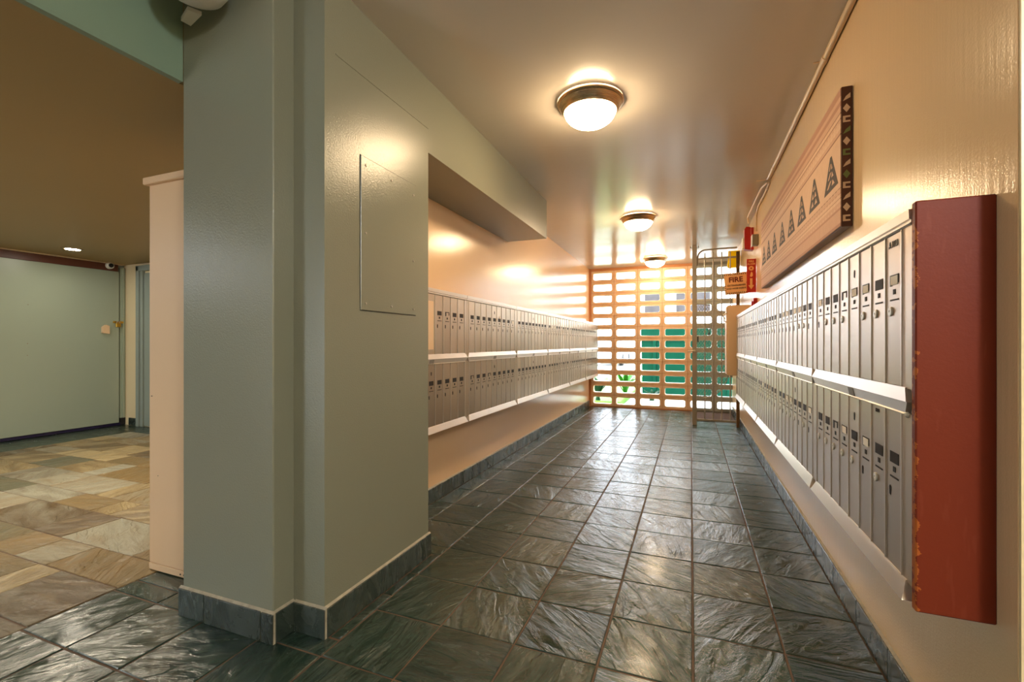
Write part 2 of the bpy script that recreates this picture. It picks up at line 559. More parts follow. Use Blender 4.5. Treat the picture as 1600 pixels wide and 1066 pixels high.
def tile_mesh(name, w, l, m, wob=0.0011, n=3, seed=0, th=0.012):
    """slab with a gently uneven top and a chamfered rim, origin at its centre on the floor"""
    rr = random.Random(seed)
    mb = MB()
    N = n + 1
    vs, fs = [], []
    for j in range(N):
        for i in range(N):
            e = i in (0, n) or j in (0, n)
            vs.append(((i / n - 0.5) * (w - 0.006), (j / n - 0.5) * (l - 0.006), (0.0 if not e else -0.0004) + rr.uniform(-wob, wob) * (0.5 if e else 1)))
    for j in range(n):
        for i in range(n):
            fs.append((j * N + i, j * N + i + 1, (j + 1) * N + i + 1, (j + 1) * N + i))
    ring = [i for i in range(N)] + [j * N + n for j in range(1, N)] + [n * N + i for i in range(n - 1, -1, -1)] + [j * N for j in range(n - 1, 0, -1)]
    R = len(ring)
    k = len(vs)
    vs += [vs[q] for q in ring]
    ring = list(range(k, k + R))
    k = len(vs)
    for q in ring:
        x, y, _ = vs[q]
        vs.append((x * w / (w - 0.006), y * l / (l - 0.006), -0.003))
    for q in ring:
        x, y, _ = vs[q]
        vs.append((x * w / (w - 0.006), y * l / (l - 0.006), -th))
    for i in range(R):
        j = (i + 1) % R
        fs.append((ring[i], k + i, k + j, ring[j]))
        fs.append((k + i, k + R + i, k + R + j, k + j))
    mb.add(vs, fs)
    me = mb.mesh(name, m)
    me.polygons.foreach_set('use_smooth', [i < n * n for i in range(len(me.polygons))])
    return me


_tm = {}


def put_tile(parent, name, x0, x1, y0, y1, m, key, joint=0.007, tilt=0.0035):
    w, l = x1 - x0 - joint, y1 - y0 - joint
    if w < 0.02 or l < 0.02:
        return
    var = random.randrange(4)
    k = (key, round(w, 3), round(l, 3), var)
    if k not in _tm:
        _tm[k] = tile_mesh(name, w, l, m, seed=var * 7 + 1)
    o = link(name, _tm[k], parent, ((x0 + x1) / 2, (y0 + y1) / 2, random.uniform(-0.0007, 0.0007)))
    o.rotation_euler = (random.uniform(-tilt, tilt), random.uniform(-tilt, tilt), random.uniform(-0.004, 0.004))
    return o


xs = [XL + 0.012] + [GX0 + G * k for k in range(-5, 2)] + [XR - 0.012]
ys = [GY0 + G * k for k in range(-10, 19)]
n_t = 0
for j in range(len(ys) - 1):
    for i in range(len(xs) - 1):
        x0, x1, y0, y1 = xs[i], xs[i + 1], ys[j], min(ys[j + 1], YB)
        if y0 < YP2 + 0.02 and x0 < -1.38:
            continue
        put_tile(floor, 'tile', x0, x1, y0, y1, M['slate'], 's')
        n_t += 1
# in front of the pillar and along the stone paving
left_x = [XS] + [GX0 + G * k for k in (-7, -6, -5)]
left_x = [XS, -2.145, -1.835, -1.53, -1.2376]
for j, (y0, y1) in enumerate(((GY0 - 10 * G, GY0 - 9 * G), (GY0 - 9 * G, GY0 - 8 * G), (GY0 - 8 * G, GY0 - 7 * G), (GY0 - 7 * G, GY0 - 6 * G), (GY0 - 6 * G, GY0 - 5 * G), (GY0 - 5 * G, GY0 - 4 * G), (GY0 - 4 * G, GY0 - 3.7 * G))):
    for i in range(4):
        x0, x1 = left_x[i], left_x[i + 1]
        if y0 > YP0 - 0.02 and x0 > -2.2:
            x0, x1 = x0, x1
        put_tile(floor, 'tile', x0, x1, y0, y1, M['slate'], 's')
put_tile(floor, 'tile', -2.445, -2.145, GY0 - 3.7 * G, GY0 - 3.2 * G, M['slate'], 's')
for (y0, y1) in ((1.375, 1.70), (1.70, 1.905), (1.905, 2.12)):
    put_tile(floor, 'tile', XP2 + 0.012, -1.238, y0, y1, M['slate'], 's')
for (x0, x1) in ((XL + 0.012, -1.548), (-1.548, -1.238)):
    put_tile(floor, 'tile', x0, x1, 2.118, GY0 - G, M['slate'], 's')
# near strip towards the camera, right of the passage
# quartzite paving of the lobby, random lengths in courses
y = -0.885
c = 0
while y < 3.60:
    hgt = (0.205, 0.31, 0.31, 0.22, 0.31)[c % 5]
    c += 1
    y1 = min(y + hgt, 3.64)
    x = XS
    while x > -6.62:
        ln = random.choice((0.3, 0.42, 0.45, 0.6, 0.66, 0.2))
        x1 = max(x - ln, -6.63)
        if x1 + 6.63 < 0.15:
            x1 = -6.63
        put_tile(floor2, 'paver', x1, x, y, y1, M['paver'], 'p', 0.006, 0.004)
        x = x1
    y = y1
x = XS
while x > -6.6:
    put_tile(floor2, 'tile', x - G, x, 3.64, YN - 0.012, M['slate'], 's')
    x -= G
for k in range(11):
    for xx in (-6.63, -6.97):
        put_tile(floor2, 'tile', xx - 0.34, xx, 0.5 + k * 0.314, 0.5 + (k + 1) * 0.314, M['slate'], 's')

# ------------------------------------------------------------ skirting


def skirting(name, p0, p1, out, h, length, th=0.012, start=0.0):
    """row of slate skirting tiles from p0 to p1 on a wall, facing out"""
    d = Vector((p1[0] - p0[0], p1[1] - p0[1], 0))
    L = d.length
    d.normalize()
    o_ = Vector((out[0], out[1], 0))
    q0 = Vector((p0[0], p0[1], 0))
    ang = math.atan2(d.y, d.x)
    b = MB()
    def P(s, t, z):
        r = q0 + d * s + o_ * t
        return (r.x, r.y, z)
    b.add([P(0, 0, 0), P(L, 0, 0), P(L, th - 0.003, 0), P(0, th - 0.003, 0), P(0, 0, h + 0.006), P(L, 0, h + 0.006), P(L, th - 0.004, h), P(0, th - 0.004, h)],
          [(0, 1, 2, 3), (4, 5, 6, 7), (0, 1, 5, 4), (1, 2, 6, 5), (2, 3, 7, 6), (3, 0, 4, 7)])
    root = struct(b.build(name, M['grout_pale']))
    s = -start
    while s < L - 0.01:
        a0, a1 = max(0, s) + 0.002, min(L, s + length) - 0.002
        s += length
        if a1 - a0 < 0.012:
            continue
        mb = MB().box(a0 - (a0 + a1) / 2, (a1 - a0) / 2, -0.004, 0.004, -h / 2, h / 2 - 0.002, 0.0015)
        mp = q0 + d * ((a0 + a1) / 2) + o_ * (th - 0.003)
        o = mb.build('tile', M['slate_base'], root, loc=(mp.x, mp.y, h / 2))
        o.rotation_euler = (0, random.uniform(-0.004, 0.004), ang)
    return root


skirting('baseboard_left', (XL, YP2), (XL, YB), (1, 0), 0.105, G, start=0.1)
skirting('baseboard_right', (XR, 1.25), (XR, YB), (-1, 0), 0.105, G)
skirting('baseboard_pillar', (XP0 - 0.012, YP0), (XP1 + 0.012, YP0), (0, -1), 0.112, 0.31, start=0.155)
skirting('baseboard_pillar', (XP1, YP0), (XP1, YP1), (1, 0), 0.112, 0.31)
skirting('baseboard_pillar', (XP1 + 0.012, YP1), (XP2 + 0.012, YP1), (0, -1), 0.112, 0.31)
skirting('baseboard_pillar', (XP2, YP1), (XP2, YP2 + 0.012), (1, 0), 0.112, 0.33)
skirting('baseboard_pillar', (XP2, YP2), (XL + 0.012, YP2), (0, 1), 0.112, 0.31)
skirting('baseboard_pillar', (XP0, YP2), (XP0, YP0), (-1, 0), 0.112, 0.31)

# ------------------------------------------------------------ block wall at the end
ZP, XPIT = 0.1997, 0.4044
X0B = -1.266 - XPIT
b = MB()
b.box(XL - 0.02, X0B, YB - 0.02, YB + 0.1, 0, 2.6)                       # plain strip in the corner
for r in range(13):
    z = 0.014 + r * ZP
    b.box(X0B, XR + 0.3, YB + 0.005, YB + 0.095, (z - 0.003) if r else -0.02, (z + 0.003) if r < 12 else 2.6)
for cidx in range(8):
    x = X0B + cidx * XPIT
    b.box(x - 0.003, x + 0.003, YB + 0.005, YB + 0.095, 0, 2.42)
wb = struct(b.build('wall_back', M['mortar']))


def block_mesh():
    w, h, d = XPIT - 0.006, ZP - 0.006, 0.10
    ow, oh, r = 0.160, 0.0575, 0.028
    inner = []
    for cx, cz, a0 in ((ow - r, oh - r, 0), (-ow + r, oh - r, 90), (-ow + r, -oh + r, 180), (ow - r, -oh + r, 270)):
        for k in range(5):
            a = math.radians(a0 + 22.5 * k)
            inner.append((cx + r * math.cos(a), cz + r * math.sin(a)))
    n = len(inner)
    outer = []
    for k in range(n):
        q = k // 5
        sx, sz = ((1, 1), (-1, 1), (-1, -1), (1, -1))[q]
        i = k % 5
        px, pz = inner[k]
        # corners of the block stay corners, the rest slides along the sides
        if i == 2:
            p = (sx * w / 2, sz * h / 2)
        elif (i < 2) == (q % 2 == 0):
            p = (sx * w / 2, pz)
        else:
            p = (px, sz * h / 2)
        outer.append(p)
    vs = []
    for y in (0, d):
        vs += [(x * 0.995, y, z * 0.99) for x, z in outer]
        vs += [(x * 1.02, y, z * 1.05) for x, z in inner]
    for y in (0.004, d - 0.004):
        vs += [(x, y, z) for x, z in outer]
        vs += [(x, y + (0.004 if y < 0.05 else -0.004), z) for x, z in inner]
    fs = []
    A, B, A2, B2 = 0, n, 2 * n, 3 * n
    C1, D1, C2, D2 = 4 * n, 5 * n, 6 * n, 7 * n
    for k in range(n):
        j = (k + 1) % n
        fs += [(A + k, A + j, B + j, B + k), (A2 + k, B2 + k, B2 + j, A2 + j),
               (A + k, C1 + k, C1 + j, A + j), (C1 + k, C2 + k, C2 + j, C1 + j), (C2 + k, A2 + k, A2 + j, C2 + j),
               (B + k, B + j, D1 + j, D1 + k), (D1 + k, D1 + j, D2 + j, D2 + k), (D2 + k, D2 + j, B2 + j, B2 + k)]
    return MB().add(vs, fs).mesh('block', M['block'])


bmesh_ = block_mesh()
for r in range(12):
    for cidx in range(6):
        o = link('block', bmesh_, wb, (X0B + (cidx + 0.5) * XPIT + random.uniform(-0.001, 0.001), YB + random.uniform(-0.0015, 0.0015), 0.014 + (r + 0.5) * ZP))
        o.rotation_euler = (0, random.uniform(-0.002, 0.002), 0)

# ------------------------------------------------------------ mailboxes
DW = 0.0985


def door_mesh(h, w):
    """door leaf with a folded rim: local x across, z up, -y towards the viewer"""
    mb = MB()
    a, bvl = w / 2, 0.004
    prof = [(-a, 0.0), (-a, -0.003), (-a + 0.003, -0.006), (a - 0.003, -0.006), (a, -0.003), (a, 0.0)]
    return mb.prism(prof, 0.001, h - 0.001, 'z').mesh('door', M['alu'], False)


_slots = {}


def slot_mesh(kind):
    if kind in _slots:
        return _slots[kind]
    mb = MB()
    if kind == 'full':
        mb.box(-0.026, 0.026, -0.0012, 0.002, -0.014, 0.014)
    elif kind == 'frame':
        mb.box(-0.026, -0.014, -0.0012, 0.002, -0.014, 0.014)
        mb.box(-0.014, 0.026, -0.0012, 0.002, 0.009, 0.014)
        mb.box(0.019, 0.026, -0.0012, 0.002, -0.008, 0.009)
    mb.box(-0.007, 0.007, -0.0012, 0.002, -0.036, -0.023)
    mb.box(-0.025, 0.025, -0.0012, 0.002, -0.052, -0.048)
    _slots[kind] = mb.mesh('name_slot', M['dark'])
    return _slots[kind]


paper_me = MB().box(-0.02, 0.022, -0.0016, 0.002, -0.013, 0.01, 0.0005).mesh('name_label', M['paper'])
disc_me = MB().lathe([(0.0125, 0.002), (0.0125, -0.0025), (0.0112, -0.0038), (0.004, -0.0040), (0.003, -0.0025)], n=14, axis='y').mesh('lock', M['lockface'], True)
key_me = MB().prism([(-0.004, -0.011), (0.003, -0.013), (0.005, -0.002), (0.005, 0.008), (0.0, 0.012), (-0.005, 0.007)], -0.0012, 0.002, 'y').mesh('keyhole', M['dark'])
tag_me = MB().lathe([(0.011, 0.0), (0.011, -0.003), (0.009, -0.004)], n=12, axis='y').mesh('round_tag', M['paper'])
_dm = {}


def door(parent, x, y, z, h, w, slot='full', lock='key', label=False, master=False, slot_u=0.004):
    k = (round(h, 4), round(w, 4))
    if k not in _dm:
        _dm[k] = door_mesh(h, w)
    o = link('door', _dm[k], parent, (x, y, z))
    link('name_slot', slot_mesh(slot), o, (slot_u, -0.006, h * 0.695))
    if label:
        link('name_label', paper_me, o, (slot_u, -0.0062, h * 0.695 + 0.001))
    if lock == 'disc':
        link('lock', disc_me, o, (-0.018, -0.006, h * 0.49))
    elif lock == 'key':
        link('keyhole', key_me, o, (-0.022, -0.006, h * 0.475))
    if master:
        link('keyhole', key_me, o, (0.004, -0.006, h * 0.85))
    return o


def bank(name, label, group, origin, rz, n, width, zt, depth, spec, ml=0.035, mr=0.035, cover=None, mid=None):
    """mailbox bank, two rows of n doors. local x along the wall (viewer's right), z up, front at y = -depth"""
    root = thing(name, label, 'mailbox', origin, rz, group)
    zb = zt - 0.922
    fy = -depth
    u0, u1 = -width / 2, width / 2
    fr = MB()
    fr.box(u0 + 0.001, u1 - 0.001, fy, -0.001, zb, zt)
    pit = (width - ml - mr) / n
    rows = [(zt - 0.420, zt - 0.037), (zt - 0.882, zt - 0.484)]
    # side margins and the rounded ribs between the doors
    for (za, zc) in rows:
        fr.box(u0 + 0.001, u0 + ml - 0.002, fy - 0.006, fy, za - 0.004, zc + 0.002)
        fr.box(u1 - mr + 0.002, u1 - 0.001, fy - 0.006, fy, za - 0.004, zc + 0.002)
    fr.build('frame', M['alu'], root)
    rib = MB()
    for (za, zc) in rows:
        for k in range(n + 1):
            x = u0 + ml + k * pit
            rib.prism([(x - 0.0035, fy), (x - 0.002, fy - 0.009), (x + 0.002, fy - 0.009), (x + 0.0035, fy)], za, zc, 'z')
    r_ = rib.build('rib', M['alu_bright'], root)
    r_['kind'] = 'stuff'
    # top, middle and bottom rails
    def rail(nm, prof, cut, m=M['alu_bright']):
        """prof: list of (out, z, end inset); a folded strip along the bank"""
        vs, fs = [], []
        for o_, z, ins in prof:
            vs += [(u0 + 0.002 + ins, fy - o_, z), (u1 - 0.002 - ins, fy - o_, z)]
        for o_, z, ins in prof:
            vs += [(u0 + 0.002 + ins, fy + 0.002, z), (u1 - 0.002 - ins, fy + 0.002, z)]
        K = len(prof)
        for i in range(K - 1):
            a = 2 * i
            fs.append((a, a + 1, a + 3, a + 2))
            fs.append((2 * K + a, 2 * K + a + 2, 2 * K + a + 3, 2 * K + a + 1))
            fs.append((a, a + 2, 2 * K + a + 2, 2 * K + a))
            fs.append((a + 1, 2 * K + a + 1, 2 * K + a + 3, a + 3))
        fs.append((0, 2 * K, 2 * K + 1, 1))
        fs.append((2 * K - 2, 2 * K - 1, 4 * K - 1, 4 * K - 2))
        return MB().add(vs, fs).build(nm, m, root)
    rail('top_rail', [(0.013, zt, 0.0), (0.012, zt - 0.022, 0.0), (0.008, zt - 0.024, 0.0), (0.008, zt - 0.030, 0.0), (0.012, zt - 0.033, 0.0), (0.007, zt - 0.036, 0)], 0)
    rail('middle_rail', [(0.009, zt - 0.420, 0.028), (0.010, zt - 0.424, 0.028), (0.018, zt - 0.452, 0.0), (0.016, zt - 0.453, 0.0), (0.010, zt - 0.480, 0.026), (0.013, zt - 0.483, 0.026), (0.009, zt - 0.486, 0.026)], 0)
    rail('bottom_rail', [(0.008, zt - 0.880, 0.026), (0.010, zt - 0.884, 0.026), (0.024, zt - 0.921, 0.006), (0.004, zt - 0.9215, 0.006)], 0)
    mid = (n // 2) if mid is None else mid
    xm = u0 + ml + (mid + 0.5) * pit
    g = MB()
    g.add([(xm - 0.025, fy - 0.0168, zt - 0.455), (xm + 0.025, fy - 0.0168, zt - 0.455), (xm + 0.025, fy - 0.0125, zt - 0.4795), (xm - 0.025, fy - 0.0125, zt - 0.4795),
           (xm - 0.025, fy - 0.005, zt - 0.455), (xm + 0.025, fy - 0.005, zt - 0.455), (xm + 0.025, fy - 0.005, zt - 0.4795), (xm - 0.025, fy - 0.005, zt - 0.4795)],
          [(0, 1, 2, 3), (4, 5, 6, 7), (0, 1, 5, 4), (1, 2, 6, 5), (2, 3, 7, 6), (3, 0, 4, 7)])
    g.build('label_plate', M['grey_label'], root)
    for r in (0, 1):
        za, zc = rows[r]
        for k in range(n):
            x = u0 + ml + (k + 0.5) * pit
            if cover is not None and r == 0 and k == cover:
                cp = MB().box(x - pit / 2 + 0.004, x + pit / 2 - 0.004, fy - 0.006, fy, za, zc).build('cover_plate', M['alu'], root)
                MB().box(x - pit * 0.32, x + pit * 0.30, fy - 0.0075, fy - 0.004, za + 0.03, zc - 0.045).build('board', M['beige'], cp)
                continue
            sp = spec(r, k)
            door(root, x, fy, za, zc - za, pit - 0.008, master=(k == mid and not sp.pop('nomaster', False)), **sp)
    return root


rs = random.Random(5)


def spec_far(r, k):
    q = rs.random()
    return dict(slot='full' if q < 0.8 else 'frame', label=0.8 <= q < 0.88, lock='disc' if rs.random() < 0.12 else 'key')


def spec_right_mid(r, k):
    q = rs.random()
    return dict(slot='full' if q < 0.65 else 'frame', label=q > 0.72, lock='disc' if rs.random() < 0.4 else 'key')


def spec_near(r, k):
    # k runs from the far end to the near end of the bank (viewer's right is nearer)
    up = [dict(slot='frame', label=True, lock='key'), dict(slot='full', lock='disc'), dict(slot='full', label=False, lock='disc'), dict(slot='frame', lock='disc'),
          dict(slot='frame', label=True, lock='none'), dict(slot='frame', label=True, lock='disc'), dict(slot='full', lock='disc'), dict(slot='frame', label=True, lock='disc')]
    lo = [dict(slot='full', lock='disc'), dict(slot='full', lock='disc'), dict(slot='frame', lock='disc'), dict(slot='frame', label=True, lock='disc'),
          dict(slot='full', lock='disc'), dict(slot='frame', label=True, lock='key'), dict(slot='full', lock='disc'), dict(slot='full', lock='key')]
    return dict((up, lo)[r][k])


ZTR, ZTL = 1.435, 1.472
DR, DL = XR - 0.487, -1.54 - XL
right = [(1.335, 2.240), (2.240, 3.122), (3.122, 4.005), (4.005, 4.888), (4.888, 5.771)]
rl = ['nearest aluminium mailbox bank on the right wall, beside the red end panel',
      'second aluminium mailbox bank from the red panel on the right wall, under the wall hanging',
      'middle aluminium mailbox bank of the five on the right wall',
      'fourth aluminium mailbox bank from the red panel on the right wall',
      'farthest aluminium mailbox bank on the right wall, beside the tall peach cabinet']
for i, (y0, y1) in enumerate(right):
    r_ = bank('mailbox_bank', rl[i], 'mailbox banks on the right wall', (XR, (y0 + y1) / 2, 0), -PI / 2, 8, y1 - y0, ZTR, DR,
              spec_near if i == 0 else (spec_right_mid if i == 1 else spec_far), mr=0.055 if i == 0 else 0.035, mid=4)
    if i == 0:
        near_bank = r_
left = [(2.115, 3.005)] + [(3.005 + 1.012 * k, 3.005 + 1.012 * (k + 1)) for k in range(5)]
ll = ['left wall mailbox bank beside the green chase, a peach board replacing one door',
      'second aluminium mailbox bank from the green chase on the left wall',
      'third aluminium mailbox bank from the green chase on the left wall',
      'fourth aluminium mailbox bank from the green chase on the left wall',
      'fifth aluminium mailbox bank from the green chase on the left wall',
      'farthest aluminium mailbox bank on the left wall, touching the open block wall']
for i, (y0, y1) in enumerate(left):
    r_ = bank('mailbox_bank', ll[i], 'mailbox banks on the left wall', (XL, (y0 + y1) / 2, 0), PI / 2, 8 if i == 0 else 9, y1 - y0, ZTL, DL, spec_far,
              cover=3 if i == 0 else None, mid=3 if i == 0 else 4)
    if i == 1:
        link('round_tag', tag_me, r_, (0.115, -DL - 0.006, ZTL - 0.13))


def text_mesh(s, size, m, thick=0.001, bold=0.0, align='CENTER'):
    cu = bpy.data.curves.new('text', 'FONT')
    cu.body = s
    cu.size = size
    cu.extrude = thick
    cu.offset = bold
    cu.align_x = align
    cu.align_y = 'CENTER'
    cu.resolution_u = 2
    ob = bpy.data.objects.new('text', cu)
    C.objects.link(ob)
    dg = bpy.context.evaluated_depsgraph_get()
    me = bpy.data.meshes.new_from_object(ob.evaluated_get(dg))
    bpy.data.objects.remove(ob)
    me.materials.clear()
    me.materials.append(m)
    return me


def text(parent, s, size, m, loc, bold=0.0, rot=(PI / 2, 0, 0), name='lettering', sx=1.0):
    o = link(name, text_mesh(s, size, m, bold=bold), parent, loc)
    o.rotation_euler = rot
    o.scale = (sx, 1, 1)
    return o


wn_ = 0.905
text(near_bank, 'A 1223', 0.024, M['grey_label'], (wn_ / 2 - 0.055 - 0.052, -DR - 0.0065, ZTR - 0.062), sx=0.8)
text(near_bank, '1214', 0.014, M['cloth_dark'], (wn_ / 2 - 0.055 - 0.16, -DR - 0.0065, ZTR - 0.50))
MB().lathe([(0.008, 0.0), (0.007, -0.004), (0.004, -0.006)], n=10, axis='y').build('screw', M['lockface'], near_bank, loc=(wn_ / 2 - 0.024, -DR - 0.006, ZTR - 0.485))

# red painted end panel that closes the bank towards the camera
ep = MB()
ep.box(0.478, XR + 0.001, 1.312, 1.333, 0.505, 1.447, 0.003)
e_ = tag(ep.build('end_panel', M['red']), 'oxide red painted wooden end panel closing the right hand mailboxes', 'panel')

# ------------------------------------------------------------ wall hanging on the right wall
art = thing('wall_hanging', 'long framed bark cloth hanging with a row of dark triangles on the right wall', 'picture', (XR - 0.001, 3.42, 1.605), -PI / 2)
AW, AH, AD = 2.31, 0.58, 0.042
MB().box(-AW / 2, AW / 2, -AD + 0.003, 0, 0, AH, 0.002).build('frame', M['frame_brown'], art)
MB().box(-AW / 2 + 0.002, AW / 2 - 0.002, -AD, -AD + 0.004, 0.004, AH - 0.004).build('cloth', M['cloth'], art)
for k, yw in enumerate((2.405, 2.70, 2.985, 3.273, 3.573, 3.885, 4.161, 4.41)):
    x = 3.42 - yw
    a, zb, zt = 0.108, 0.192, 0.342
    tr = MB().prism([(x - a, zb), (x + a, zb), (x + 0.012, zt), (x - 0.012, zt)], -AD - 0.0008, -AD + 0.001, 'y').build('triangle', M['cloth_dark'], art)
    mo = MB()
    rr = random.Random(k)
    for j in range(3):
        f = 0.12 + 0.25 * j
        ww = a * (1 - f) * 0.62
        zz = zb + (zt - zb) * f
        hh = (zt - zb) * 0.17
        if k % 2:
            mo.prism([(x - ww, zz), (x - ww * 0.2, zz), (x - ww * 0.5, zz + hh)], -AD - 0.0016, -AD, 'y')
            mo.prism([(x + ww * 0.2, zz), (x + ww, zz), (x + ww * 0.6, zz + hh)], -AD - 0.0016, -AD, 'y')
        else:
            mo.prism([(x - ww, zz), (x - ww * 0.55, zz), (x + ww * 0.25, zz + hh), (x - ww * 0.2, zz + hh)], -AD - 0.0016, -AD, 'y')
            mo.prism([(x + ww * 0.3, zz), (x + ww, zz), (x + ww * 0.5, zz + hh * 0.9)], -AD - 0.0016, -AD, 'y')
    mo.build('motif', M['cloth_tan'], tr)
# painted figures on the near edge of the frame
for k in range(12):
    z = 0.035 + k * 0.0455
    m = M['print_green'] if 4 <= k <= 8 and k % 2 == 0 else M['print_cream']
    mb = MB()
    a, e = 0.013, AW / 2
    yc = -AD / 2
    if k % 3 == 0:
        mb.prism([(yc - a, z - 0.013), (yc + a, z - 0.013), (yc + a, z - 0.006), (yc - a * 0.3, z - 0.006), (yc - a * 0.3, z + 0.006), (yc + a, z + 0.006), (yc + a, z + 0.013), (yc - a, z + 0.013)], e - 0.001, e + 0.0008, 'x')
    elif k % 3 == 1:
        mb.prism([(yc, z - 0.018), (yc + a, z), (yc, z + 0.018), (yc - a, z)], e - 0.001, e + 0.0008, 'x')
    else:
        mb.prism([(yc - a, z - 0.016), (yc + a, z - 0.004), (yc + a, z + 0.016), (yc - a * 0.2, z + 0.003)], e - 0.001, e + 0.0008, 'x')
    mb.build('edge_motif', m, art)

# ------------------------------------------------------------ ceiling lamps


def flush_lamp(x, y, label):
    root = thing('ceiling_lamp', label, 'lamp', (x, y, zc(y)), 0, 'flush ceiling lamps of the passage')
    MB().lathe([(0.188, 0.0), (0.192, -0.010), (0.186, -0.016), (0.180, -0.018), (0.158, -0.055), (0.150, -0.060), (0.146, -0.052)], n=48, cap=False).build('rim', M['nickel'], root, True)
    prof = [(0.147 * math.cos(a), -0.054 - 0.088 * math.sin(a)) for a in [i * PI / 2 / 9 for i in range(9)]] + [(0.003, -0.142)]
    MB().lathe(prof, n=40).build('glass_shade', M['dome'], root, True)
    return root


flush_lamp(-0.545, 2.63, 'nearest and largest seeming round flush ceiling lamp, lit, with nickel rim')
flush_lamp(-0.535, 5.12, 'middle one of the three lit round flush ceiling lamps')
flush_lamp(-0.53, 7.53, 'farthest lit round flush ceiling lamp, close to the block wall')

fx = thing('ceiling_globe', 'unlit white globe fitting under the ceiling in the corner above the green pillar', 'lamp', (-1.67, 1.115, zc(1.1) + 0.02))
MB().lathe([(0.075, -0.021), (0.075, -0.035), (0.068, -0.042)], n=32).build('base', M['white'], fx, True)
MB().lathe([(0.066, -0.040), (0.098, -0.060), (0.118, -0.095), (0.116, -0.130), (0.095, -0.165), (0.055, -0.186), (0.008, -0.192)], n=36).build('globe', M['white'], fx, True)
MB().prism([(-0.205, 0.09), (-0.12, 0.06), (-0.10, 0.10), (-0.20, 0.125)], -0.16, -0.145, 'z').build('bracket', M['white'], fx)

# ------------------------------------------------------------ conduits along the right wall
cd = thing('conduit', 'thick painted conduit along the joint of ceiling and right wall', 'pipe', (XR, 0, zc(2.2) - 0.004))
MB().tube([(-0.017, y, -0.017) for y in (0.6, 2.0, 3.0, 4.35)], 0.0145, 12).build('pipe', M['conduit'], cd, True)
for y in (1.2, 2.62, 4.1):
    MB().tube([(-0.017, y - 0.025, -0.018), (-0.017, y + 0.025, -0.018)], 0.0168, 12).build('coupling', M['conduit'], cd, True)
MB().box(-0.055, -0.001, 2.66, 2.675, -0.004, 0, 0.001).build('strap', M['conduit'], cd)
cd2 = thing('conduit', 'thin twin conduits running on along the ceiling to the red horn strobe', 'pipe', (XR, 4.35, zc(5.2)))
MB().tube([(-0.025, 0.0, -0.02), (-0.05, 0.15, -0.012), (-0.055, 0.6, -0.012), (-0.055, 1.14, -0.012), (-0.05, 1.165, -0.04), (-0.045, 1.165, -0.072)], 0.0075, 8).build('pipe', M['conduit'], cd2, True)
MB().tube([(-0.012, 0.0, -0.02), (-0.010, 0.2, -0.03), (-0.010, 0.72, -0.03), (-0.012, 0.80, -0.09), (-0.014, 0.80, -0.245)], 0.0075, 8).build('pipe', M['conduit'], cd2, True)
for y in (0.12, 0.45):
    MB().tube([(-0.010, y, -0.029), (-0.010, y + 0.03, -0.029)], 0.0105, 8).build('coupling', M['conduit'], cd2, True)
MB().box(-0.11, -0.001, -0.03, -0.015, -0.003, 0, 0.001).build('strap', M['conduit'], cd2)

hs = thing('horn_strobe', 'red fire alarm horn strobe high on the right wall', 'alarm', (XR, 5.52, 2.12))
MB().box(-0.03, 0, -0.05, 0.05, 0.0, 0.24, 0.004).build('back_box', M['red_plastic'], hs)
MB().prism([(-0.085, 0.012), (-0.03, 0.0), (-0.03, 0.245), (-0.07, 0.252), (-0.09, 0.225)], -0.045, 0.045, 'y').build('housing', M['red_plastic'], hs)
MB().box(-0.108, -0.082, -0.035, 0.035, 0.02, 0.14, 0.006).build('strobe_lens', M['white'], hs)
jb = thing('junction_box', 'small grey junction box on the right wall under the thin conduit', 'box', (XR, 5.15, 2.10))
MB().box(-0.05, 0, -0.05, 0.05, 0, 0.105, 0.003).build('body', M['grey_box'], jb)
MB().box(-0.055, -0.05, -0.053, 0.053, -0.003, 0.108, 0.001).build('lid', M['grey_box'], jb)
ps = thing('pull_station', 'small red alarm call point just above the far right mailboxes', 'alarm', (XR, 5.22, 1.47))
MB().box(-0.035, 0, -0.04, 0.04, 0, 0.11, 0.004).build('body', M['red_plastic'], ps)
MB().box(-0.05, -0.034, -0.012, 0.012, 0.03, 0.08, 0.003).build('handle', M['red_plastic'], ps)

# ------------------------------------------------------------ signs
rg = thing('alarm_sign', 'narrow red flag sign with a ring and a downward arrow', 'sign', (XR, 5.27, 1.645), 0)
MB().box(-0.088, -0.001, -0.0015, 0.0015, 0, 0.345, 0.0006).build('plate', M['sign_red'], rg)
xc = -0.0465
text(rg, 'FIRE', 0.030, M['sign_cream'], (xc, -0.0022, 0.318), 0.0006, sx=0.9)
text(rg, 'ALARM', 0.026, M['sign_cream'], (xc, -0.0022, 0.292), 0.0006, sx=0.85)
MB().lathe([(0.008, -0.0028), (0.008, -0.0018), (0.024, -0.0018), (0.024, -0.0028)], c=(xc, 0, 0.248), n=20, axis='y', cap=False).build('ring', M['sign_cream'], rg)
MB().prism([(xc - 0.012, 0.165), (xc + 0.004, 0.160), (xc + 0.015, 0.172), (xc + 0.013, 0.20), (xc + 0.002, 0.214), (xc - 0.006, 0.195)], -0.0026, -0.001, 'y').build('pictogram', M['sign_cream'], rg)
MB().prism([(xc - 0.011, 0.145), (xc - 0.011, 0.075), (xc - 0.027, 0.075), (xc, 0.032), (xc + 0.027, 0.075), (xc + 0.011, 0.075), (xc + 0.011, 0.145)], -0.0026, -0.001, 'y').build('arrow', M['sign_cream'], rg)

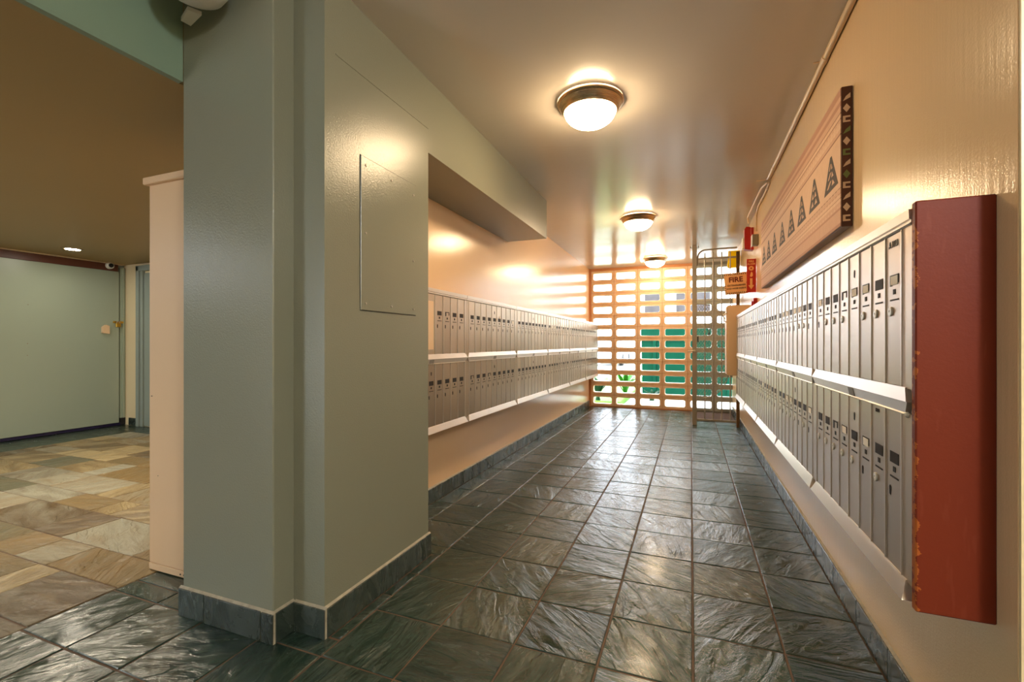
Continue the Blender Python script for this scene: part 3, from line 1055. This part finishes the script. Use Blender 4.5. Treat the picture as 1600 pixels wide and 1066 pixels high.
fs_ = thing('fire_sign', 'peach sign reading FIRE with hazard striped edges, projecting from the right wall', 'sign', (0.447, 5.45, 1.765))
fs_.rotation_euler = (0, math.radians(-3.5), 0)
pl = MB().box(-0.112, 0.112, -0.002, 0.002, -0.115, 0.115, 0.0008).build('plate', M['sign_peach'], fs_)
MB().box(0.10, 0.171, -0.006, 0.010, -0.010, 0.010, 0.001).build('bracket', M['grey_box'], fs_)
text(fs_, 'FIRE', 0.076, M['sign_text'], (0.0, -0.003, 0.040), 0.0018)
text(fs_, 'EXTINGUISHER', 0.026, M['sign_hazard'], (0.005, -0.003, -0.020), 0.0004)
text(fs_, 'AND HOSE INSIDE', 0.023, M['sign_hazard'], (0.0, -0.003, -0.053), 0.0004)
for z in (-0.105, 0.097):
    for k in range(12):
        x = -0.106 + k * 0.0182
        MB().prism([(x, z - 0.006), (x + 0.0085, z - 0.006), (x + 0.0025, z + 0.013), (x - 0.006, z + 0.013)], -0.0028, -0.001, 'y').build('hazard_stripe', M['sign_hazard'], fs_)
for k in range(4):
    z = -0.09 + k * 0.02
    MB().prism([(-0.110, z), (-0.098, z + 0.004), (-0.098, z + 0.011), (-0.110, z + 0.007)], -0.0028, -0.001, 'y').build('hazard_stripe', M['sign_hazard'], fs_)

# ------------------------------------------------------------ cabinets
cb = thing('hose_cabinet', 'tall peach metal cabinet on the right wall past the last mailboxes', 'cabinet', (XR, 5.83, 0.752))
MB().box(-0.228, -0.001, 0.0, 0.26, 0, 0.81, 0.004).build('body', M['beige'], cb)
MB().box(-0.240, -0.228, 0.012, 0.25, 0.012, 0.798, 0.002).build('door', M['beige'], cb)
MB().tube([(-0.24, 0.03, 0.62), (-0.262, 0.03, 0.63), (-0.27, 0.03, 0.70), (-0.24, 0.03, 0.72)], 0.007, 8).build('handle', M['lockface'], cb, True)
lc = thing('storage_cabinet', 'tall beige cabinet behind the green pillar', 'cabinet', (-2.24, 1.46, 0))
MB().box(-0.267, 0.25, 0.0, 0.55, 0.036, 1.905, 0.003).build('body', M['beige'], lc)
MB().box(-0.287, 0.25, -0.02, 0.56, 1.905, 1.94, 0.004).build('top', M['beige'], lc)
pb = MB().box(-0.267, 0.25, -0.003, 0.55, 0.003, 0.035, 0.002).build('plinth', M['beige'], lc)
for x in (-0.03, -0.005):
    MB().lathe([(0.004, -0.003), (0.004, -0.005)], n=8, axis='y').build('screw', M['dark'], pb, loc=(x, 0, 0.018))
for x, z in ((-0.25, 0.86), (-0.244, 0.86), (-0.20, 0.47)):
    MB().lathe([(0.0022, 0.0), (0.0022, -0.0012)], n=8, axis='y').build('dent', M['dark'], lc, loc=(x, 0, z))

# ------------------------------------------------------------ gate
gt = thing('gate', 'grey steel bar gate with an arched top and expanded mesh guard', 'gate', (0.043, 6.79, 0))
post = MB().box(-0.030, 0.030, -0.030, 0.030, 0.0, zc(6.79) - 0.001, 0.003).build('post', M['steel'], gt)
for s in (-1, 1):
    MB().box(s * 0.045 - 0.016, s * 0.045 + 0.016, -0.02, 0.02, zc(6.79) - 0.035, zc(6.79) - 0.028, 0.001).build('bracket', M['steel'], post)
    MB().lathe([(0.007, 0.0), (0.007, 0.03)], c=(s * 0.05, 0, zc(6.79) - 0.035), n=8).build('bolt', M['steel'], post)
MB().box(0.518, 0.558, -0.025, 0.025, 0.0, 2.35, 0.003).build('post', M['rust'], gt)
for xw in (0.131, 0.236, 0.341, 0.445):
    MB().tube([(xw, 0, 0.075), (xw, 0, 2.36)], 0.0075, 8).build('bar', M['steel'], gt, True)
arch = [(0.04, 0.0, 2.20)] + [(0.04 + 0.10 * (1 - math.cos(a)), 0, 2.30 + 0.10 * math.sin(a)) for a in [i * PI / 2 / 6 for i in range(7)]] + [(0.3, 0, 2.405), (0.53, 0, 2.405)]
MB().tube(arch, 0.011, 8).build('top_rail', M['steel'], gt, True)
MB().box(0.03, 0.53, -0.006, 0.006, 2.268, 2.292, 0.001).build('rail', M['steel'], gt)
MB().box(0.03, 0.53, -0.008, 0.008, 0.060, 0.088, 0.001).build('rail', M['steel'], gt)
# expanded metal guard, half an oval beside the latch
gc = (0.03, 1.015)
ga, gb_ = 0.42, 0.645


def in_guard(x, z):
    return x >= gc[0] and (abs((x - gc[0]) / ga) ** 2.6 + abs((z - gc[1]) / gb_) ** 2.6) < 1


gm = MB()
rim = []
for k in range(41):
    a = -PI / 2 + PI * k / 40
    ca, sa = math.cos(a), math.sin(a)
    rim.append((gc[0] + ga * (abs(ca) ** (2 / 2.6)), -0.012, gc[1] + gb_ * math.copysign(abs(sa) ** (2 / 2.6), sa)))
MB().tube(rim, 0.006, 6).build('guard_rim', M['steel'], gt, True)
px, pz = 0.034, 0.052
for j in range(-1, int(2 * gb_ / (pz / 2)) + 2):
    for i in range(0, int(ga / px) + 2):
        x = gc[0] + i * px + (px / 2 if j % 2 else 0)
        z = gc[1] - gb_ + j * pz / 2
        for s in (-1, 1):
            x2, z2 = x + s * px / 2, z + pz / 2
            if in_guard(x, z) and in_guard(x2, z2):
                wd = 0.0034
                gm.add([(x - wd, -0.013, z), (x + wd, -0.013, z), (x2 + wd, -0.013, z2), (x2 - wd, -0.013, z2), (x - wd, -0.010, z), (x + wd, -0.010, z), (x2 + wd, -0.010, z2), (x2 - wd, -0.010, z2)],
                       [(0, 1, 2, 3), (7, 6, 5, 4), (0, 4, 5, 1), (2, 6, 7, 3), (1, 5, 6, 2), (0, 3, 7, 4)])
g_ = gm.build('mesh_guard', M['steel'], gt)
g_['kind'] = 'stuff'
hd = MB().lathe([(0.018, 0.0), (0.018, -0.012)], c=(-0.0, -0.030, 1.02), n=14, axis='y').build('handle', M['lockface'], gt, True)
MB().tube([(0, -0.04, 1.02), (0, -0.062, 1.02), (-0.03, -0.066, 1.02), (-0.085, -0.066, 1.012)], 0.009, 8).build('lever', M['lockface'], hd, True)
MB().box(0.034, 0.052, -0.022, -0.013, 1.14, 1.22, 0.002).build('lock_plate', M['black'], gt)

yb = thing('yellow_box', 'bright yellow plastic box hanging behind the top of the gate', 'box', (0.546, 6.86, 2.15))
MB().prism([(-0.085, 0.0), (-0.06, -0.006), (0.02, 0.0), (0.062, 0.004), (0.066, 0.22), (-0.075, 0.222), (-0.078, 0.12), (-0.09, 0.04)], -0.03, 0.03, 'y').build('body', M['yellow'], yb)
MB().prism([(0.02, -0.045), (0.04, -0.045), (0.05, 0.01), (0.015, 0.01)], -0.012, 0.012, 'y').build('tab', M['yellow'], yb)

dm = MB().box(0.06, XR - 0.03, 7.15, 8.0, 0.001, 0.012, 0.003).build('door_mat', M['mat_brown'])
tag(dm, 'dark brown door mat on the slate behind the gate', 'mat')

# ------------------------------------------------------------ lobby: sliding door, header, trim
d1 = struct(MB().box(XD, XD + 0.045, 0.6, 3.868, 0.04, 2.10, 0.003).build('door_1', M['sage_door']))
MB().box(XD, XD + 0.05, 0.6, 3.88, 0.005, 0.036).build('bottom_rail', M['purple'], d1)
hdl = MB().prism([(-0.035, -0.05), (0.04, -0.06), (0.04, 0.045), (0.0, 0.06), (-0.035, 0.03)], 0.045, 0.085, 'x').build('handle', M['beige'], d1, loc=(XD, 3.70, 1.31))
for z in (1.58, 1.12, 0.98):
    MB().lathe([(0.006, 0.045), (0.004, 0.047)], n=8, axis='x').build('dent', M['grey_box'], d1, loc=(XD, 2.93 + z * 0.01, z))
struct(MB().box(XD, XD + 0.04, 0.6, 3.86, 2.102, ZB - 0.012, 0.002).build('trim_3', M['header']))
struct(MB().box(XD, XD + 0.07, 0.6, 3.93, ZB - 0.012, ZB - 0.001).build('trim_4', M['conduit']))
jm = MB()
jm.box(XD, XD + 0.03, 3.885, 3.91, 0.10, 2.16)
jm.box(XD, XD + 0.05, 3.91, 3.925, 0.10, 2.16)
jm.box(XD, XD + 0.03, 3.925, YN, 0.10, 2.16)
struct(jm.build('trim_5', M['sage_door']))
struct(MB().box(XD, XD + 0.035, 3.885, YN, 0.002, 0.098, 0.002).build('baseboard_lobby', M['black']))
struct(MB().box(XD + 0.12, -7.0, YN - 0.012, YN, 0.002, 0.10, 0.002).build('baseboard_lobby', M['slate_base']))
d2 = struct(MB().box(-6.86, -5.98, YN - 0.02, YN, 0.01, 2.07, 0.003).build('door_2', M['grey_green']))
for (xa, xb) in ((-6.99, -6.93), (-6.92, -6.87)):
    MB().box(xa, xb, YN - 0.05 if xa < -6.95 else YN - 0.035, YN, 0.0, 2.16, 0.003).build('jamb', M['grey_green'], d2)
MB().box(-6.99, -5.9, YN - 0.05, YN, 2.10, 2.17, 0.003).build('lintel', M['grey_green'], d2)

pk = thing('padlock', 'brass padlock on its hasp at the edge of the grey green sliding door', 'padlock', (XD + 0.045, 3.845, 1.345))
MB().box(0.012, 0.036, -0.028, 0.028, 0.0, 0.05, 0.004).build('body', M['brass'], pk)
MB().tube([(0.024, -0.018, 0.048)] + [(0.024, -0.018 * math.cos(a), 0.06 + 0.018 * math.sin(a)) for a in [i * PI / 6 for i in range(7)]] + [(0.024, 0.018, 0.048)], 0.004, 8).build('shackle', M['steel'], pk, True)
MB().box(0.0, 0.012, -0.05, 0.07, 0.052, 0.08, 0.001).build('hasp', M['brass'], pk)
sc = thing('security_camera', 'white dome camera with dark eye on the red brown header', 'camera', (XD + 0.04, 3.755, 2.168))
MB().lathe([(0.045, 0.0), (0.045, 0.03), (0.03, 0.045)], n=24, axis='x').build('body', M['white'], sc, True)
MB().lathe([(0.029, 0.044), (0.024, 0.056), (0.008, 0.062)], n=20, axis='x').build('lens', M['black'], sc, True)
dl = thing('downlight', 'lit recessed downlight in the tan lobby ceiling', 'lamp', (-6.607, 3.05, ZB))
MB().lathe([(0.098, 0.0), (0.098, -0.005), (0.072, -0.008), (0.068, -0.001)], n=32, cap=False).build('trim_ring', M['nickel'], dl, True)
MB().lathe([(0.068, -0.001), (0.066, -0.007), (0.02, -0.010)], n=28).build('bulb', M['led'], dl, True)

# ------------------------------------------------------------ outdoors beyond the block wall
g = struct(MB().box(-14, 14, YB + 0.25, 45, -0.4, -0.10).build('ground', M['asphalt']))
struct(MB().box(-6, -1.25, 8.9, 16, -0.10, 0.0, 0.02).build('ground', M['grass']))
dp = thing('dumpster', 'large teal green dumpster standing outside the block wall', 'dumpster', (0.35, 10.5, -0.10))
MB().prism([(-1.36, 0.12), (1.36, 0.12), (1.38, 1.30), (-1.38, 1.30)], 0.0, 1.2, 'y').build('body', M['bin_green'], dp)
MB().box(-1.41, 1.41, -0.04, 1.24, 1.30, 1.37, 0.01).build('rim', M['bin_lid'], dp)
MB().box(-1.39, -0.01, -0.05, 1.25, 1.37, 1.56, 0.02).build('lid', M['bin_green'], dp)
MB().box(0.01, 1.39, -0.05, 1.25, 1.37, 1.56, 0.02).build('lid', M['bin_green'], dp)
for x in (-1.1, -0.37, 0.37, 1.1):
    MB().box(x - 0.03, x + 0.03, -0.04, 0.0, 0.12, 1.30, 0.006).build('rib', M['bin_green'], dp)
for sx in (-1, 1):
    for yy in (0.15, 1.05):
        wl_ = MB().lathe([(0.065, -0.025), (0.065, 0.025)], c=(sx * 1.15, yy, 0.065), n=16, axis='x').build('wheel', M['rubber'], dp, True)
        MB().box(sx * 1.15 - 0.05, sx * 1.15 + 0.05, yy - 0.04, yy + 0.04, 0.09, 0.125).build('caster', M['steel'], dp)

bl = thing('apartment_building', 'pale building across the paving beyond the block wall', 'building', (0, 24, -0.1))
MB().box(-2.6, 12, 0.0, 5, 0, 8.0, 0.02).build('wall', M['bldg'], bl)
for (x0, x1, z0, z1) in ((-2.25, -1.2, 2.62, 3.78), (-0.75, 0.9, 2.62, 3.78), (3, 4.2, 2.62, 3.78)):
    wd_ = MB().box(x0, x1, -0.05, 0.05, z0, z1, 0.01).build('window', M['bldg'], bl)
    MB().box(x0 + 0.06, x1 - 0.06, -0.06, 0.0, z0 + 0.06, z1 - 0.06).build('pane', M['pane'], wd_)

car = thing('car', 'silver parked car far out past the lawn', 'car', (-4.35, 27, -0.1), PI / 2)
MB().prism([(-2.1, 0.3), (2.1, 0.3), (2.15, 0.75), (1.4, 0.92), (-1.9, 0.95), (-2.15, 0.8)], -0.85, 0.85, 'y').build('body', M['car_paint'], car)
MB().prism([(-1.5, 0.93), (1.15, 0.92), (0.55, 1.42), (-1.0, 1.44)], -0.75, 0.75, 'y').build('cabin', M['glass_dark'], car)
MB().prism([(-1.0, 1.43), (0.55, 1.41), (0.45, 1.47), (-0.9, 1.49)], -0.74, 0.74, 'y').build('roof', M['car_paint'], car)
for x in (-1.35, 1.3):
    for yy in (-0.78, 0.78):
        MB().lathe([(0.32, -0.1), (0.32, 0.1)], c=(x, yy, 0.32), n=20, axis='y').build('wheel', M['rubber'], car, True)


def plant(x, y, n, h, spread, label, m, seed, wide=0.035):
    """clump of arching strap leaves, each with a fold along its middle"""
    rr = random.Random(seed)
    root = thing('strap_leaf_plant', label, 'plant', (x, y, 0.0), 0, 'plants outside the block wall')
    MB().lathe([(0.05, 0.0), (0.04, 0.06), (0.02, 0.08)], n=8).build('crown', m, root)
    for k in range(n):
        a = 2 * PI * k / n + rr.uniform(-0.3, 0.3)
        L = h * rr.uniform(0.7, 1.1)
        lean = spread * rr.uniform(0.5, 1.1)
        d = Vector((math.cos(a), math.sin(a), 0))
        s = Vector((-math.sin(a), math.cos(a), 0))
        vs, fs = [], []
        N = 5
        for i in range(N + 1):
            t_ = i / N
            p = d * (lean * t_ ** 1.6) + Vector((0, 0, L * (t_ - 0.35 * t_ ** 3)))
            wd = wide * (0.5 + 1.6 * t_) * (1 - t_ ** 3) + 0.002
            vs += [p - s * wd + Vector((0, 0, 0.006)), p, p + s * wd + Vector((0, 0, 0.006)), p - Vector((0, 0, 0.004))]
        for i in range(N):
            q = 4 * i
            fs += [(q, q + 1, q + 5, q + 4), (q + 1, q + 2, q + 6, q + 5), (q + 3, q, q + 4, q + 7), (q + 2, q + 3, q + 7, q + 6)]
        MB().add(vs, fs).build('leaf', m, root, True)
    return root


plant(-2.15, 9.25, 16, 0.95, 0.42, 'leafy green plant at the left end of the block wall', M['leaf'], 1)
plant(-1.72, 9.05, 18, 0.62, 0.36, 'low dark green plant seen through the lowest left openings', M['leaf_dark'], 2)
plant(-1.28, 9.75, 16, 0.75, 0.40, 'bright plant between the lawn edge and the dumpster', M['leaf'], 3)
plant(-2.75, 10.3, 16, 1.15, 0.5, 'taller green plant farther out on the lawn', M['leaf'], 4)
plant(-0.72, 9.35, 12, 0.30, 0.22, 'small dark plant on the paving in front of the dumpster', M['leaf_dark'], 5, 0.02)
